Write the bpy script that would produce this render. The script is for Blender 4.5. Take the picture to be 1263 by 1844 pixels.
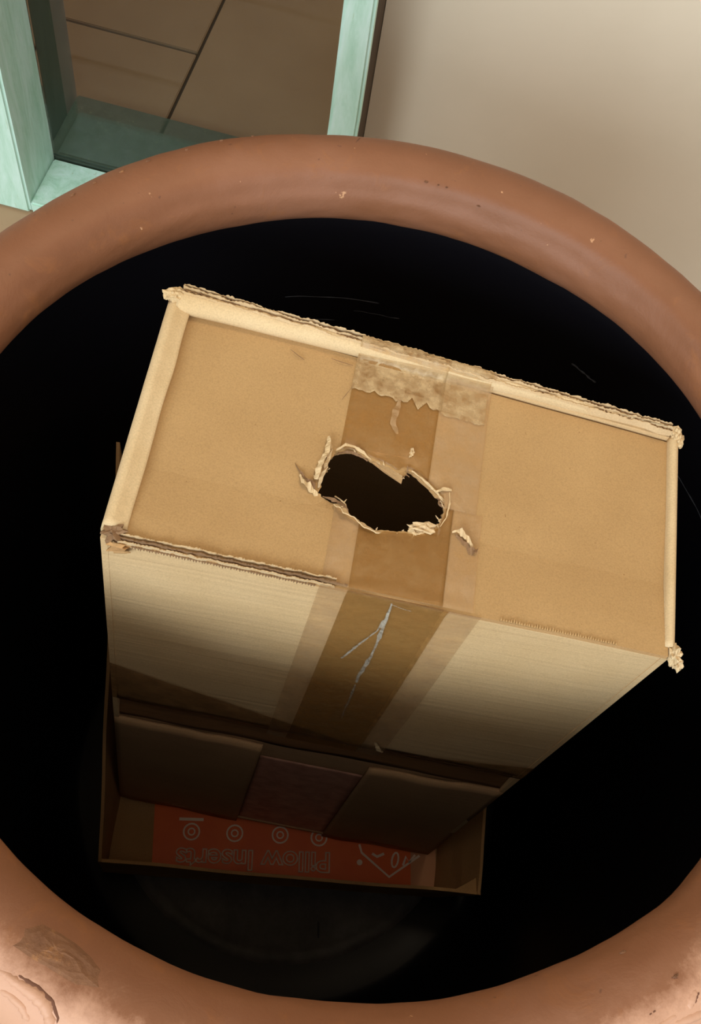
import bpy, bmesh, math, random
import numpy as np
from mathutils import Vector, Matrix, noise, geometry

for o in list(bpy.data.objects):
    bpy.data.objects.remove(o, do_unlink=True)
scene = bpy.context.scene
COL = scene.collection
random.seed(11)
V = Vector

# ------------------------------------------------------------------ camera
IMG_W, IMG_H, FPX = 1263, 1844, 1800.0
cam_d = bpy.data.cameras.new('camera')
cam = bpy.data.objects.new('camera', cam_d)
COL.objects.link(cam)
FWD = V((0.0, 0.47868903, -0.87798452))
RGT = V((0.96751154, 0.22197806, 0.12102544))
UPV = V((-0.25282685, 0.84946016, 0.46313716))
m = Matrix((RGT, UPV, -FWD)).transposed().to_4x4()
m.translation = V((-0.0085, -0.2754, 1.2305))
cam.matrix_world = m
cam_d.sensor_fit = 'VERTICAL'
cam_d.sensor_height = 36.0
cam_d.lens = 36.0 * FPX / IMG_H
cam_d.clip_start = 0.01
scene.camera = cam

# ------------------------------------------------------------------ world and light
world = bpy.data.worlds.new('world')
scene.world = world
world.use_nodes = True
wb = world.node_tree.nodes['Background']
wb.inputs['Color'].default_value = (1.0, 0.94, 0.84, 1)
wb.inputs['Strength'].default_value = 0.95


def area_light(name, loc, target, sx, sy, power, color):
    d = bpy.data.lights.new(name, 'AREA')
    d.shape = 'RECTANGLE'
    d.size, d.size_y = sx, sy
    d.energy = power
    d.color = color
    o = bpy.data.objects.new(name, d)
    COL.objects.link(o)
    o.location = loc
    o.rotation_euler = (V(target) - V(loc)).to_track_quat('-Z', 'Y').to_euler()
    return o


# open daylight side of the patio, behind and to the left of the viewer
area_light('daylight_opening', (-0.75, -3.4, 2.55), (0, 0, 0.7), 3.4, 1.3, 172, (0.82, 0.94, 1.0))
# warm lamp over the wall and added fill light for tiles behind the glass
area_light('porch_lamp', (0.35, 0.70, 2.50), (0.05, 0.05, 0.7), 0.8, 0.3, 13, (1.0, 0.80, 0.56))
area_light('room_fill', (0.3, 1.9, 2.5), (-0.5, 1.2, 0), 0.8, 0.8, 30, (1.0, 0.86, 0.70))

scene.view_settings.view_transform = 'Standard'
scene.view_settings.look = 'None'
scene.view_settings.gamma = 1.0
scene.view_settings.use_curve_mapping = False
scene.view_settings.exposure = 0.0


# ------------------------------------------------------------------ helpers
def srgb(r, g, b):
    def f(c):
        c /= 255.0
        return c / 12.92 if c <= 0.04045 else ((c + 0.055) / 1.055) ** 2.4
    return (f(r), f(g), f(b), 1.0)


class Mat:
    def __init__(self, name):
        self.m = bpy.data.materials.new(name)
        self.m.use_nodes = True
        self.t = self.m.node_tree
        self.n = self.t.nodes
        self.b = self.n['Principled BSDF']
        self.out = self.n['Material Output']
        self._co = None

    def co(self, scale=(1, 1, 1), rot=(0, 0, 0)):
        if self._co is None:
            self._co = self.n.new('ShaderNodeTexCoord')
        mp = self.n.new('ShaderNodeMapping')
        mp.inputs['Scale'].default_value = scale
        mp.inputs['Rotation'].default_value = rot
        self.t.links.new(self._co.outputs['Object'], mp.inputs['Vector'])
        return mp.outputs['Vector']

    def noise(self, scale, detail=4, rough=0.55, stretch=(1, 1, 1), rot=(0, 0, 0), dist=0.0):
        nd = self.n.new('ShaderNodeTexNoise')
        nd.inputs['Scale'].default_value = scale
        nd.inputs['Detail'].default_value = detail
        nd.inputs['Roughness'].default_value = rough
        nd.inputs['Distortion'].default_value = dist
        self.t.links.new(self.co(stretch, rot), nd.inputs['Vector'])
        return nd.outputs['Fac']

    def ramp(self, fac, stops):
        r = self.n.new('ShaderNodeValToRGB')
        el = r.color_ramp.elements
        while len(el) < len(stops):
            el.new(0.5)
        for e, (p, c) in zip(el, stops):
            e.position = p
            e.color = c
        self.t.links.new(fac, r.inputs['Fac'])
        return r.outputs['Color']

    def mix(self, fac, a, b, mode='MIX'):
        x = self.n.new('ShaderNodeMix')
        x.data_type = 'RGBA'
        x.blend_type = mode
        for sock, v in ((x.inputs[0], fac), (x.inputs[6], a), (x.inputs[7], b)):
            if isinstance(v, (int, float, tuple)):
                sock.default_value = v
            else:
                self.t.links.new(v, sock)
        return x.outputs[2]

    def base(self, c):
        if isinstance(c, tuple):
            self.b.inputs['Base Color'].default_value = c
        else:
            self.t.links.new(c, self.b.inputs['Base Color'])

    def bump(self, fac, strength=0.3, dist=0.002, prev=None):
        bn = self.n.new('ShaderNodeBump')
        bn.inputs['Strength'].default_value = strength
        bn.inputs['Distance'].default_value = dist
        self.t.links.new(fac, bn.inputs['Height'])
        if prev is not None:
            self.t.links.new(prev, bn.inputs['Normal'])
        self.t.links.new(bn.outputs['Normal'], self.b.inputs['Normal'])
        return bn.outputs['Normal']

    def set(self, **k):
        for kk, v in k.items():
            self.b.inputs[kk.replace('_', ' ')].default_value = v
        return self


BLK = (0, 0, 0, 1)
WHT = (1, 1, 1, 1)


def mat_kraft(name, c1, c2, speck, streak=False, rough=0.85):
    M = Mat(name)
    big = M.noise(14, 4)
    col = M.ramp(big, [(0.32, c1), (0.68, c2)])
    fine = M.noise(900, 2, 0.7)
    col = M.mix(0.30, col, M.ramp(fine, [(0.30, (0.45, 0.45, 0.45, 1)), (0.62, (1, 1, 1, 1))]), 'MULTIPLY')
    sp = M.noise(600, 1, 0.5)
    col = M.mix(M.ramp(sp, [(0.76, BLK), (0.84, WHT)]), col, speck)
    h = fine
    if streak:
        st = M.noise(9, 6, 0.65, stretch=(0.5, 0.5, 26), rot=(0, 0.03, 0))
        col = M.mix(M.ramp(st, [(0.58, BLK), (0.78, (0.40, 0.40, 0.40, 1))]), col, speck)
        fl = M.noise(12, 2, 0.5, stretch=(0.3, 0.3, 18), rot=(0, 0.03, 0))
        M.bump(fl, 0.16, 0.004)
    M.base(col)
    M.set(Roughness=rough)
    M.b.inputs['Specular IOR Level'].default_value = 0.25
    if not streak:
        M.bump(fine, 0.12, 0.001)
    return M.m


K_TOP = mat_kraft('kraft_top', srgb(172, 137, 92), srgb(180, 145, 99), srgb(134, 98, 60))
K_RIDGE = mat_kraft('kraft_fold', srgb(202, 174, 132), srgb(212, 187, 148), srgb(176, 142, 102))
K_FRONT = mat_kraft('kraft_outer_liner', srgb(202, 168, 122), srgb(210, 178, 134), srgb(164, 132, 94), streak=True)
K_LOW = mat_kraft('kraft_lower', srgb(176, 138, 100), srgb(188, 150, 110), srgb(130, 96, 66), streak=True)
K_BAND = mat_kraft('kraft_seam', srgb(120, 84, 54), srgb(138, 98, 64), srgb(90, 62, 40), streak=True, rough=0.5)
K_PALE = mat_kraft('torn_paper', srgb(196, 166, 124), srgb(212, 186, 148), srgb(140, 108, 74))
K_DARK = mat_kraft('torn_flute', srgb(120, 92, 66), srgb(150, 116, 84), srgb(80, 58, 40))
K_TRAY = mat_kraft('kraft_tray', srgb(178, 138, 92), srgb(192, 150, 102), srgb(130, 98, 66))


def mat_tape(name, tint, film, f0, f1, gloss=0.34, scale=60):
    M = Mat(name)
    M.base(film)
    M.set(Roughness=gloss)
    tr = M.n.new('ShaderNodeBsdfTransparent')
    tr.inputs['Color'].default_value = tint
    mx = M.n.new('ShaderNodeMixShader')
    nz = M.noise(scale, 5, 0.65)
    fac = M.ramp(nz, [(0.35, (f0, f0, f0, 1)), (0.7, (f1, f1, f1, 1))])
    M.t.links.new(fac, mx.inputs[0])
    M.t.links.new(tr.outputs[0], mx.inputs[1])
    M.t.links.new(M.b.outputs[0], mx.inputs[2])
    M.t.links.new(mx.outputs[0], M.out.inputs['Surface'])
    wr = M.noise(45, 4, 0.6)
    M.bump(wr, 0.15, 0.0015)
    return M.m


T_CLEAR = mat_tape('clear_tape', (0.99, 0.97, 0.94, 1), srgb(200, 168, 128), 0.10, 0.30)
T_BROWN = mat_tape('wet_out_tape', (0.93, 0.87, 0.77, 1), srgb(172, 130, 76), 0.15, 0.40, scale=90)
T_CRUMPLE = mat_tape('crumpled_tape', (0.96, 0.92, 0.86, 1), srgb(208, 180, 136), 0.10, 0.60, scale=110)
T_WHITE = mat_tape('tape_scratch', (0.95, 0.95, 0.95, 1), srgb(206, 194, 176), 0.10, 0.60, scale=300)
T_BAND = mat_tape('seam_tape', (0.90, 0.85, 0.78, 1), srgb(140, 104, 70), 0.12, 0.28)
T_PINK = mat_tape('lower_tape', (0.95, 0.85, 0.80, 1), srgb(222, 168, 146), 0.55, 0.80)


def mat_terracotta():
    M = Mat('terracotta')
    big = M.noise(7, 5, 0.6)
    col = M.ramp(big, [(0.30, srgb(117, 74, 48)), (0.55, srgb(127, 82, 56)), (0.75, srgb(136, 92, 69))])
    med = M.noise(38, 6, 0.7, dist=0.6)
    col = M.mix(M.ramp(med, [(0.56, BLK), (0.72, (0.55, 0.55, 0.55, 1))]), col, srgb(142, 90, 52))
    ms = M.noise(120, 3, 0.6)
    col = M.mix(M.ramp(ms, [(0.73, BLK), (0.77, WHT)]), col, srgb(186, 140, 104))
    dk = M.noise(150, 2, 0.5)
    col = M.mix(M.ramp(dk, [(0.73, BLK), (0.77, (0.7, 0.7, 0.7, 1))]), col, srgb(96, 62, 46))
    # front light painted as a paler tone on the outer roll and body
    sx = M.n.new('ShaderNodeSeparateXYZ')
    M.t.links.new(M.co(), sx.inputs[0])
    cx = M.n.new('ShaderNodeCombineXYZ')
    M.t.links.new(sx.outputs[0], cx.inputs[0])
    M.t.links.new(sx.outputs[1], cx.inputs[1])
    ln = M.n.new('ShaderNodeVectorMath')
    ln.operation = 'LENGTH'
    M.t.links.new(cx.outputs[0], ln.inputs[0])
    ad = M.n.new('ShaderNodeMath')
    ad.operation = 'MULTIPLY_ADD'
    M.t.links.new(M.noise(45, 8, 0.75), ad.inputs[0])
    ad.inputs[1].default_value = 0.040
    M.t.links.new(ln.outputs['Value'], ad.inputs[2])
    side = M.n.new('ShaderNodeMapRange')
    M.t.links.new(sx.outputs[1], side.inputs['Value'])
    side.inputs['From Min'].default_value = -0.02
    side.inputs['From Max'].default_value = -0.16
    lit_fac = M.mix(1.0, M.ramp(ad.outputs[0], [(0.296, BLK), (0.312, (0.85, 0.85, 0.85, 1))]), side.outputs[0], 'MULTIPLY')
    col = M.mix(lit_fac, col, srgb(198, 154, 128))
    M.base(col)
    M.set(Roughness=0.55)
    M.b.inputs['Specular IOR Level'].default_value = 0.35
    f = M.noise(260, 4, 0.65)
    n1 = M.bump(med, 0.20, 0.003)
    M.bump(f, 0.15, 0.001, n1)
    return M.m


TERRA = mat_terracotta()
TERRA_CHIP = Mat('terracotta_raw').m
_t = Mat('terracotta_chip')
_n = _t.noise(120, 5, 0.7)
_t.base(_t.ramp(_n, [(0.3, srgb(106, 70, 46)), (0.55, srgb(120, 82, 56)), (0.72, srgb(156, 108, 66))]))
_t.set(Roughness=0.9)
_t.bump(_n, 0.5, 0.002)
TERRA_CHIP = _t.m
_t = Mat('dark_crack_shade')
_t.base(srgb(100, 64, 46))
_t.set(Roughness=0.95)
CRACK_SHADE = _t.m


def mat_glaze():
    M = Mat('black_glaze')
    sc = M.noise(6, 3, 0.5, stretch=(1, 1, 30), dist=0.4)
    sc2 = M.noise(9, 2, 0.5)
    streak = M.ramp(sc, [(0.70, BLK), (0.73, (0.6, 0.6, 0.6, 1))])
    mask = M.ramp(sc2, [(0.56, BLK), (0.66, WHT)])
    f = M.mix(1.0, streak, mask, 'MULTIPLY')
    M.base(M.mix(f, (0.0036, 0.0034, 0.0050, 1), (0.016, 0.016, 0.020, 1)))
    M.set(Roughness=0.38)
    M.b.inputs['Specular IOR Level'].default_value = 0.16
    M.bump(M.noise(18, 4), 0.15, 0.004)
    return M.m


GLAZE = mat_glaze()
_t = Mat('dusty_glaze')
_t.base(_t.ramp(_t.noise(30, 5, 0.7), [(0.35, (0.04, 0.036, 0.036, 1)), (0.75, (0.10, 0.09, 0.09, 1))]))
_t.set(Roughness=0.6)
DUSTY = _t.m
_t = Mat('scuff')
_t.base((0.03, 0.03, 0.034, 1))
_t.set(Roughness=0.6)
SCUFF = _t.m


def mat_paint(name, c1, c2, c3):
    M = Mat(name)
    a = M.noise(16, 6, 0.7, stretch=(3, 3, 0.5), dist=0.5)
    col = M.ramp(a, [(0.3, c1), (0.52, c2), (0.75, c3)])
    b = M.noise(90, 3, 0.6, stretch=(2, 2, 0.3))
    col = M.mix(M.ramp(b, [(0.64, BLK), (0.76, (0.5, 0.5, 0.5, 1))]), col, srgb(150, 168, 120))
    M.base(col)
    M.set(Roughness=0.55)
    M.bump(b, 0.2, 0.002)
    return M.m


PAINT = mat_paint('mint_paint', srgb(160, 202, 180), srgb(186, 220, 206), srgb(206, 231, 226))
PAINT_SHADED = mat_paint('mint_paint_shaded', srgb(72, 88, 76), srgb(82, 98, 86), srgb(92, 108, 97))  # mint paint again, with the dim room's shade put into the colour
_t = Mat('grey_jamb')
_t.base(_t.ramp(_t.noise(20, 3), [(0.3, srgb(150, 144, 140)), (0.7, srgb(164, 156, 150))]))
_t.set(Roughness=0.6)
GREY = _t.m
_t = Mat('beige_plaster')
_n = _t.noise(5, 5, 0.55)
_t.base(_t.ramp(_n, [(0.3, srgb(206, 193, 172)), (0.7, srgb(212, 199, 179))]))
_t.set(Roughness=0.8)
_t.bump(_t.noise(40, 4), 0.08, 0.003)
WALL = _t.m
_t = Mat('floor_tile')
_n = _t.noise(5, 5, 0.6)
_c = _t.ramp(_n, [(0.3, srgb(160, 130, 101)), (0.7, srgb(174, 144, 114))])
_n2 = _t.noise(40, 5, 0.7)
_t.base(_t.mix(_t.ramp(_n2, [(0.55, BLK), (0.8, (0.4, 0.4, 0.4, 1))]), _c, srgb(150, 116, 86)))
_t.set(Roughness=0.42)
TILE = _t.m
_t = Mat('grout')
_t.base(srgb(74, 62, 50))
_t.set(Roughness=0.9)
GROUT = _t.m
_t = Mat('interior_wall')
_t.base(srgb(170, 158, 140))
_t.set(Roughness=0.9)
INNER_WALL = _t.m


_t = Mat('gap_shade_brown')
_t.base(_t.ramp(_t.noise(30, 4, stretch=(3, 3, .4)), [(0.3, srgb(58, 44, 30)), (0.7, srgb(74, 56, 38))]))
_t.set(Roughness=0.8)
GAP_SHADE = _t.m


def mat_glass():
    M = Mat('pane_glass')
    tr = M.n.new('ShaderNodeBsdfTransparent')
    tr.inputs['Color'].default_value = (0.76, 0.78, 0.76, 1)
    gl = M.n.new('ShaderNodeBsdfGlossy')
    gl.inputs['Roughness'].default_value = 0.02
    fr = M.n.new('ShaderNodeFresnel')
    fr.inputs['IOR'].default_value = 1.28
    mx = M.n.new('ShaderNodeMixShader')
    M.t.links.new(fr.outputs[0], mx.inputs[0])
    M.t.links.new(tr.outputs[0], mx.inputs[1])
    M.t.links.new(gl.outputs[0], mx.inputs[2])
    M.t.links.new(mx.outputs[0], M.out.inputs['Surface'])
    return M.m


GLASS = mat_glass()
_t = Mat('orange_print')
_n = _t.noise(25, 4)
_t.base(_t.ramp(_n, [(0.3, srgb(238, 100, 28)), (0.7, srgb(244, 112, 36))]))
_t.set(Roughness=0.45)
ORANGE = _t.m
_t = Mat('tan_lit_edge')
_t.base(srgb(214, 150, 104))
_t.set(Roughness=0.5)
TAN_LIT = _t.m
_t = Mat('cream_ink')
_t.base(srgb(250, 226, 205))
_t.set(Roughness=0.5)
INK = _t.m
_t = Mat('grey_ink')
_t.base(srgb(120, 62, 52))
_t.set(Roughness=0.6)
INK2 = _t.m


def mk(name, verts, faces, mat, parent=None, smooth=False, mats=None):
    me = bpy.data.meshes.new(name)
    me.from_pydata([tuple(v) for v in verts], [], faces)
    me.validate()
    bm = bmesh.new()
    bm.from_mesh(me)
    bmesh.ops.recalc_face_normals(bm, faces=bm.faces)
    bm.to_mesh(me)
    bm.free()
    for mm in (mats or [mat]):
        me.materials.append(mm)
    if smooth:
        for p in me.polygons:
            p.use_smooth = True
    o = bpy.data.objects.new(name, me)
    COL.objects.link(o)
    if parent is not None:
        o.parent = parent
    return o


def empty(name, loc=(0, 0, 0)):
    o = bpy.data.objects.new(name, None)
    COL.objects.link(o)
    o.location = loc
    o.empty_display_size = 0.05
    bpy.context.view_layer.update()
    return o


def adopt(parent, *objs):
    """parent without moving: parents carry a pure translation"""
    for o in objs:
        o.parent = parent
        o.matrix_parent_inverse = Matrix.Translation(-parent.location)


def tag(o, label=None, cat=None, kind=None, group=None):
    if label:
        o['label'] = label
    if cat:
        o['category'] = cat
    if kind:
        o['kind'] = kind
    if group:
        o['group'] = group
    return o


def slab(name, fn, ni, nj, th, mat, nrm, smooth=False):
    """closed sheet: fn(i/ni, j/nj) -> point, thickness th against nrm"""
    vs, fs = [], []
    for lay in range(2):
        for i in range(ni + 1):
            for j in range(nj + 1):
                p = V(fn(i / ni, j / nj))
                vs.append(p - V(nrm) * th * lay)
    N = (ni + 1) * (nj + 1)
    ix = lambda i, j, l=0: l * N + i * (nj + 1) + j
    for i in range(ni):
        for j in range(nj):
            fs.append((ix(i, j), ix(i + 1, j), ix(i + 1, j + 1), ix(i, j + 1)))
            fs.append((ix(i, j, 1), ix(i, j + 1, 1), ix(i + 1, j + 1, 1), ix(i + 1, j, 1)))
    for i in range(ni):
        fs.append((ix(i, 0), ix(i, 0, 1), ix(i + 1, 0, 1), ix(i + 1, 0)))
        fs.append((ix(i, nj), ix(i + 1, nj), ix(i + 1, nj, 1), ix(i, nj, 1)))
    for j in range(nj):
        fs.append((ix(0, j), ix(0, j + 1), ix(0, j + 1, 1), ix(0, j, 1)))
        fs.append((ix(ni, j), ix(ni, j, 1), ix(ni, j + 1, 1), ix(ni, j + 1)))
    return mk(name, vs, fs, mat, smooth=smooth)


def sweep(name, rings, mat, closed=True, smooth=True):
    """rings: list of equal-length closed point loops"""
    n = len(rings[0])
    vs = [p for r in rings for p in r]
    fs = []
    for a in range(len(rings) - 1):
        for k in range(n):
            k2 = (k + 1) % n
            if k2 == 0 and not closed:
                continue
            fs.append((a * n + k, a * n + k2, (a + 1) * n + k2, (a + 1) * n + k))
    if closed:
        fs.append(tuple(range(n)))
        fs.append(tuple((len(rings) - 1) * n + k for k in reversed(range(n))))
    return mk(name, vs, fs, mat, smooth=smooth)


def tube(name, pts, radii, mat, n=8, flat=1.0, upv=V((0, 0, 1))):
    rings = []
    pts = [V(p) for p in pts]
    for i, p in enumerate(pts):
        t = (pts[min(i + 1, len(pts) - 1)] - pts[max(i - 1, 0)]).normalized()
        a = t.cross(upv)
        if a.length < 1e-4:
            a = t.cross(V((1, 0, 0)))
        a.normalize()
        b = a.cross(t).normalized()
        r = radii[i] if isinstance(radii, (list, tuple)) else radii
        rings.append([p + a * (r * math.cos(2 * math.pi * k / n)) + b * (r * flat * math.sin(2 * math.pi * k / n)) for k in range(n)])
    return sweep(name, rings, mat)


def box(name, lo, hi, mat, bevel=0.0):
    x0, y0, z0 = lo
    x1, y1, z1 = hi
    vs = [(x0, y0, z0), (x1, y0, z0), (x1, y1, z0), (x0, y1, z0), (x0, y0, z1), (x1, y0, z1), (x1, y1, z1), (x0, y1, z1)]
    fs = [(0, 3, 2, 1), (4, 5, 6, 7), (0, 1, 5, 4), (1, 2, 6, 5), (2, 3, 7, 6), (3, 0, 4, 7)]
    o = mk(name, vs, fs, mat)
    if bevel:
        bm = bmesh.new()
        bm.from_mesh(o.data)
        bmesh.ops.bevel(bm, geom=list(bm.edges), offset=bevel, segments=2, affect='EDGES')
        bm.to_mesh(o.data)
        bm.free()
    return o


def nz(*p):
    return noise.noise(V(p))


# ------------------------------------------------------------------ setting: floor, walls, glazed door
floor = box('floor', (-5.0, -6.0, -0.06), (5.0, 3.6, -0.006), GROUT)
tag(floor, kind='structure')
TX, TY = 0.60, 0.60
tile_mesh = None
for cx in range(-4, 4):
    x0 = -0.482 + cx * TX
    off = 0.0 if cx % 2 else 0.33
    for ry in range(-6, 5):
        y0 = 1.226 + off + ry * TY
        if x0 + TX > 2.4 or x0 < -2.6 or y0 < -2.2 or y0 + TY > 3.6:
            continue
        if tile_mesh is None:
            t = box('tile', (0, 0, -0.012), (TX - 0.006, TY - 0.006, 0), TILE, 0.0015)
            tile_mesh = t.data
        else:
            t = bpy.data.objects.new('tile', tile_mesh)
            COL.objects.link(t)
        t.parent = floor
        t.location = (x0 + 0.003, y0 + 0.003, random.uniform(-0.0006, 0.0))

WY0, WY1 = 0.880, 1.045
wall_parts = [('wall_back', (-0.127, WY0, 0), (2.4, WY1, 2.6)),
              ('wall_back_left', (-2.6, WY0, 0), (-0.722, WY1, 2.6)),
              ('wall_back_lintel', (-0.722, WY0, 2.06), (-0.127, WY1, 2.6))]
for n_, lo, hi in wall_parts:
    tag(box(n_, lo, hi, WALL), kind='structure')
tag(box('wall_interior', (-2.6, 3.5, 0), (2.4, 3.6, 2.6), INNER_WALL), kind='structure')
tag(box('wall_interior_left', (-2.7, WY1, 0), (-2.6, 3.6, 2.6), INNER_WALL), kind='structure')
tag(box('wall_interior_right', (2.4, WY1, 0), (2.5, 3.6, 2.6), INNER_WALL), kind='structure')
tag(box('ceiling', (-2.7, WY0, 2.6), (2.5, 3.6, 2.7), INNER_WALL), kind='structure')

tag(box('zenith_blocker', (-2.7, -0.36, 2.62), (2.5, 0.878, 2.72), WALL), kind='structure')  # unseen roof added to block light from overhead

door = empty('door_1', (-0.39, 0.82, 0))
tag(door, 'mint green painted frame around a full-height glass pane', None, 'structure')


def wobble(o, amp=0.0012):
    bm = bmesh.new()
    bm.from_mesh(o.data)
    bmesh.ops.subdivide_edges(bm, edges=[e for e in bm.edges if e.calc_length() > 0.25], cuts=24, use_grid_fill=True)
    for v in bm.verts:
        v.co.x += amp * nz(v.co.x * 9, v.co.y * 9, v.co.z * 11)
        v.co.y += amp * nz(v.co.x * 9 + 7, v.co.y * 9, v.co.z * 11)
    bm.to_mesh(o.data)
    bm.free()


stl = box('stile', (-0.720, 0.770, 0.0), (-0.617, 0.882, 2.05), PAINT, 0.004)
strt = box('stile', (-0.165, 0.770, 0.0), (-0.126, 0.790, 2.05), PAINT, 0.004)
gap_strip = box('gap_shade_strip', (-0.165, 0.7905, 0.0), (-0.1275, 0.8795, 2.05), GAP_SHADE, 0.002)  # dark strip painting in the shadow gap between frame and wall
rail_b = box('bottom_rail', (-0.6165, 0.772, 0.0), (-0.1655, 0.876, 0.021), PAINT, 0.003)
rail_t = box('top_rail', (-0.6165, 0.772, 1.97), (-0.1655, 0.876, 2.05), PAINT, 0.003)
for o in (stl, strt):
    wobble(o)
pane = box('pane', (-0.6165, 0.878, 0.0225), (-0.1655, 0.882, 1.968), GLASS)
rs1 = box('rear_stile', (-0.720, 0.8825, 0.0), (-0.634, 0.985, 2.05), PAINT_SHADED, 0.003)
rs2 = box('rear_stile', (-0.160, 0.884, 0.0), (-0.128, 0.955, 2.05), PAINT_SHADED, 0.003)
jm = box('jamb', (-0.720, 0.9855, 0.0), (-0.640, 1.043, 2.05), GREY, 0.002)
sill = box('threshold', (-0.633, 0.884, 0.0), (-0.1605, 1.030, 0.020), PAINT_SHADED, 0.003)
adopt(door, gap_strip, stl, strt, rail_b, rail_t, pane, rs1, rs2, jm, sill)

# ------------------------------------------------------------------ terracotta pot
RL, RT, ZL = 0.2806, 0.028, 0.71
pot = empty('terracotta_pot', (0, 0, 0))
tag(pot, 'large round terracotta pot with a thick rolled rim and black glazed inside', 'pot')


def lip_pt(phi, psi, lift=0.0):
    """point on the rolled rim: phi round the pot, psi round the roll"""
    w = 0.0016 * nz(3 * math.cos(phi), 3 * math.sin(phi), 1.3) + 0.0006 * nz(14 * math.cos(phi), 14 * math.sin(phi), 4 * math.sin(psi))
    dps = math.degrees(psi)
    w += max(0.0, math.sin(phi)) * (0.0012 * math.exp(-((dps - 124) / 14) ** 2) - 0.0010 * math.exp(-((dps - 150) / 10) ** 2))
    r = RT + lift + w
    dg = (math.degrees(phi) + 180) % 360 - 180
    g = lambda c, w: math.exp(-((dg - c) / w) ** 2)
    ro = r + (0.0042 * g(95, 24) - 0.0068 * g(32, 20) - 0.0040 * g(150, 15) if math.cos(psi) > 0 else 0.0)   # hand-thrown: the roll swells and thins
    rr = RL + 0.0045 * g(-37, 12) + 0.0008 * nz(1.5 * math.cos(phi), 1.5 * math.sin(phi), 8) + ro * math.cos(psi)
    return V((rr * math.cos(phi), rr * math.sin(phi), ZL + r * math.sin(psi)))


def ring_mesh(name, prof_fn, nphi, npsi, mat, smooth=True, wrap=False):
    vs, fs = [], []
    for i in range(nphi):
        phi = 2 * math.pi * i / nphi
        for j in range(npsi):
            vs.append(prof_fn(phi, j / (npsi - 1)))
    for i in range(nphi):
        i2 = (i + 1) % nphi
        for j in range(npsi - 1):
            fs.append((i * npsi + j, i2 * npsi + j, i2 * npsi + j + 1, i * npsi + j + 1))
    return mk(name, vs, fs, mat, smooth=smooth)


PSI0, PSI1 = math.radians(262), math.radians(-60)
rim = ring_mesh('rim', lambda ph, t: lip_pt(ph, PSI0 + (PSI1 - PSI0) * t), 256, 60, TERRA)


def lathe(name, prof, mat, nphi=160, amp=0.0):
    def fn(ph, t):
        k = t * (len(prof) - 1)
        i = min(int(k), len(prof) - 2)
        f = k - i
        r = prof[i][0] * (1 - f) + prof[i + 1][0] * f
        z = prof[i][1] * (1 - f) + prof[i + 1][1] * f
        r += amp * nz(4 * math.cos(ph), 4 * math.sin(ph), z * 8) if r > 0.02 else 0
        return V((r * math.cos(ph), r * math.sin(ph), z))
    return ring_mesh(name, fn, nphi, len(prof), mat)


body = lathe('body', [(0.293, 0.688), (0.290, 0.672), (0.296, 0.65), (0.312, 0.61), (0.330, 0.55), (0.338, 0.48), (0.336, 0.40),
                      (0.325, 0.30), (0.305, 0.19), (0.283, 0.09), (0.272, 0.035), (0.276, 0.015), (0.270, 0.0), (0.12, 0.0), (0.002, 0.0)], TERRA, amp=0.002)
lining = lathe('inner_lining', [(0.2785, 0.6865), (0.2765, 0.6835), (0.280, 0.66), (0.286, 0.60), (0.289, 0.52), (0.287, 0.42), (0.281, 0.32), (0.272, 0.22),
                                (0.262, 0.14), (0.252, 0.100), (0.243, 0.088), (0.232, 0.084), (0.205, 0.0832), (0.196, 0.0832)], GLAZE, amp=0.0015)
base_in = lathe('inner_base', [(0.198, 0.0830), (0.195, 0.0845), (0.190, 0.0862), (0.184, 0.0845), (0.178, 0.083), (0.10, 0.0825), (0.003, 0.0825)], DUSTY)
pot_parts = [rim, body, lining, base_in]


def phi_of(x, y):
    return math.atan2(y, x)


def patch_on_lip(name, pts, lift, mat, th=0.0012):
    """irregular polygon laid on the rim: pts = (phi, psi)"""
    c = (sum(p[0] for p in pts) / len(pts), sum(p[1] for p in pts) / len(pts))
    K = 5
    vs, fs = [lip_pt(c[0], c[1], lift)], []
    n = len(pts)
    for k in range(1, K + 1):
        for p in pts:
            f = k / K
            l = lift * (1.0 if k < K else 0.0) + 0.0004 * random.random() * (k < K)
            vs.append(lip_pt(c[0] + (p[0] - c[0]) * f, c[1] + (p[1] - c[1]) * f, l))
    for i in range(n):
        fs.append((0, 1 + i, 1 + (i + 1) % n))
        for k in range(K - 1):
            a = 1 + k * n
            fs.append((a + i, a + n + i, a + n + (i + 1) % n, a + (i + 1) % n))
    return mk(name, vs, fs, mat, smooth=False)


def lip_stroke(name, pts, rad, mat, lift=0.0, flat=1.0):
    P = []
    for i in range(len(pts) - 1):
        for k in range(5):
            f = k / 5
            P.append((pts[i][0] * (1 - f) + pts[i + 1][0] * f, pts[i][1] * (1 - f) + pts[i + 1][1] * f))
    P.append(pts[-1])
    n = len(P)
    R = [rad * (0.25 + 0.75 * math.sin(math.pi * min(1, (i + 0.6) / n))) * (1 + 0.3 * nz(i * 0.9, rad * 999, 2)) for i in range(n)]
    return tube(name, [lip_pt(p[0], p[1], lift) for p in P], R, mat, 8, flat)


D = math.radians
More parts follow.
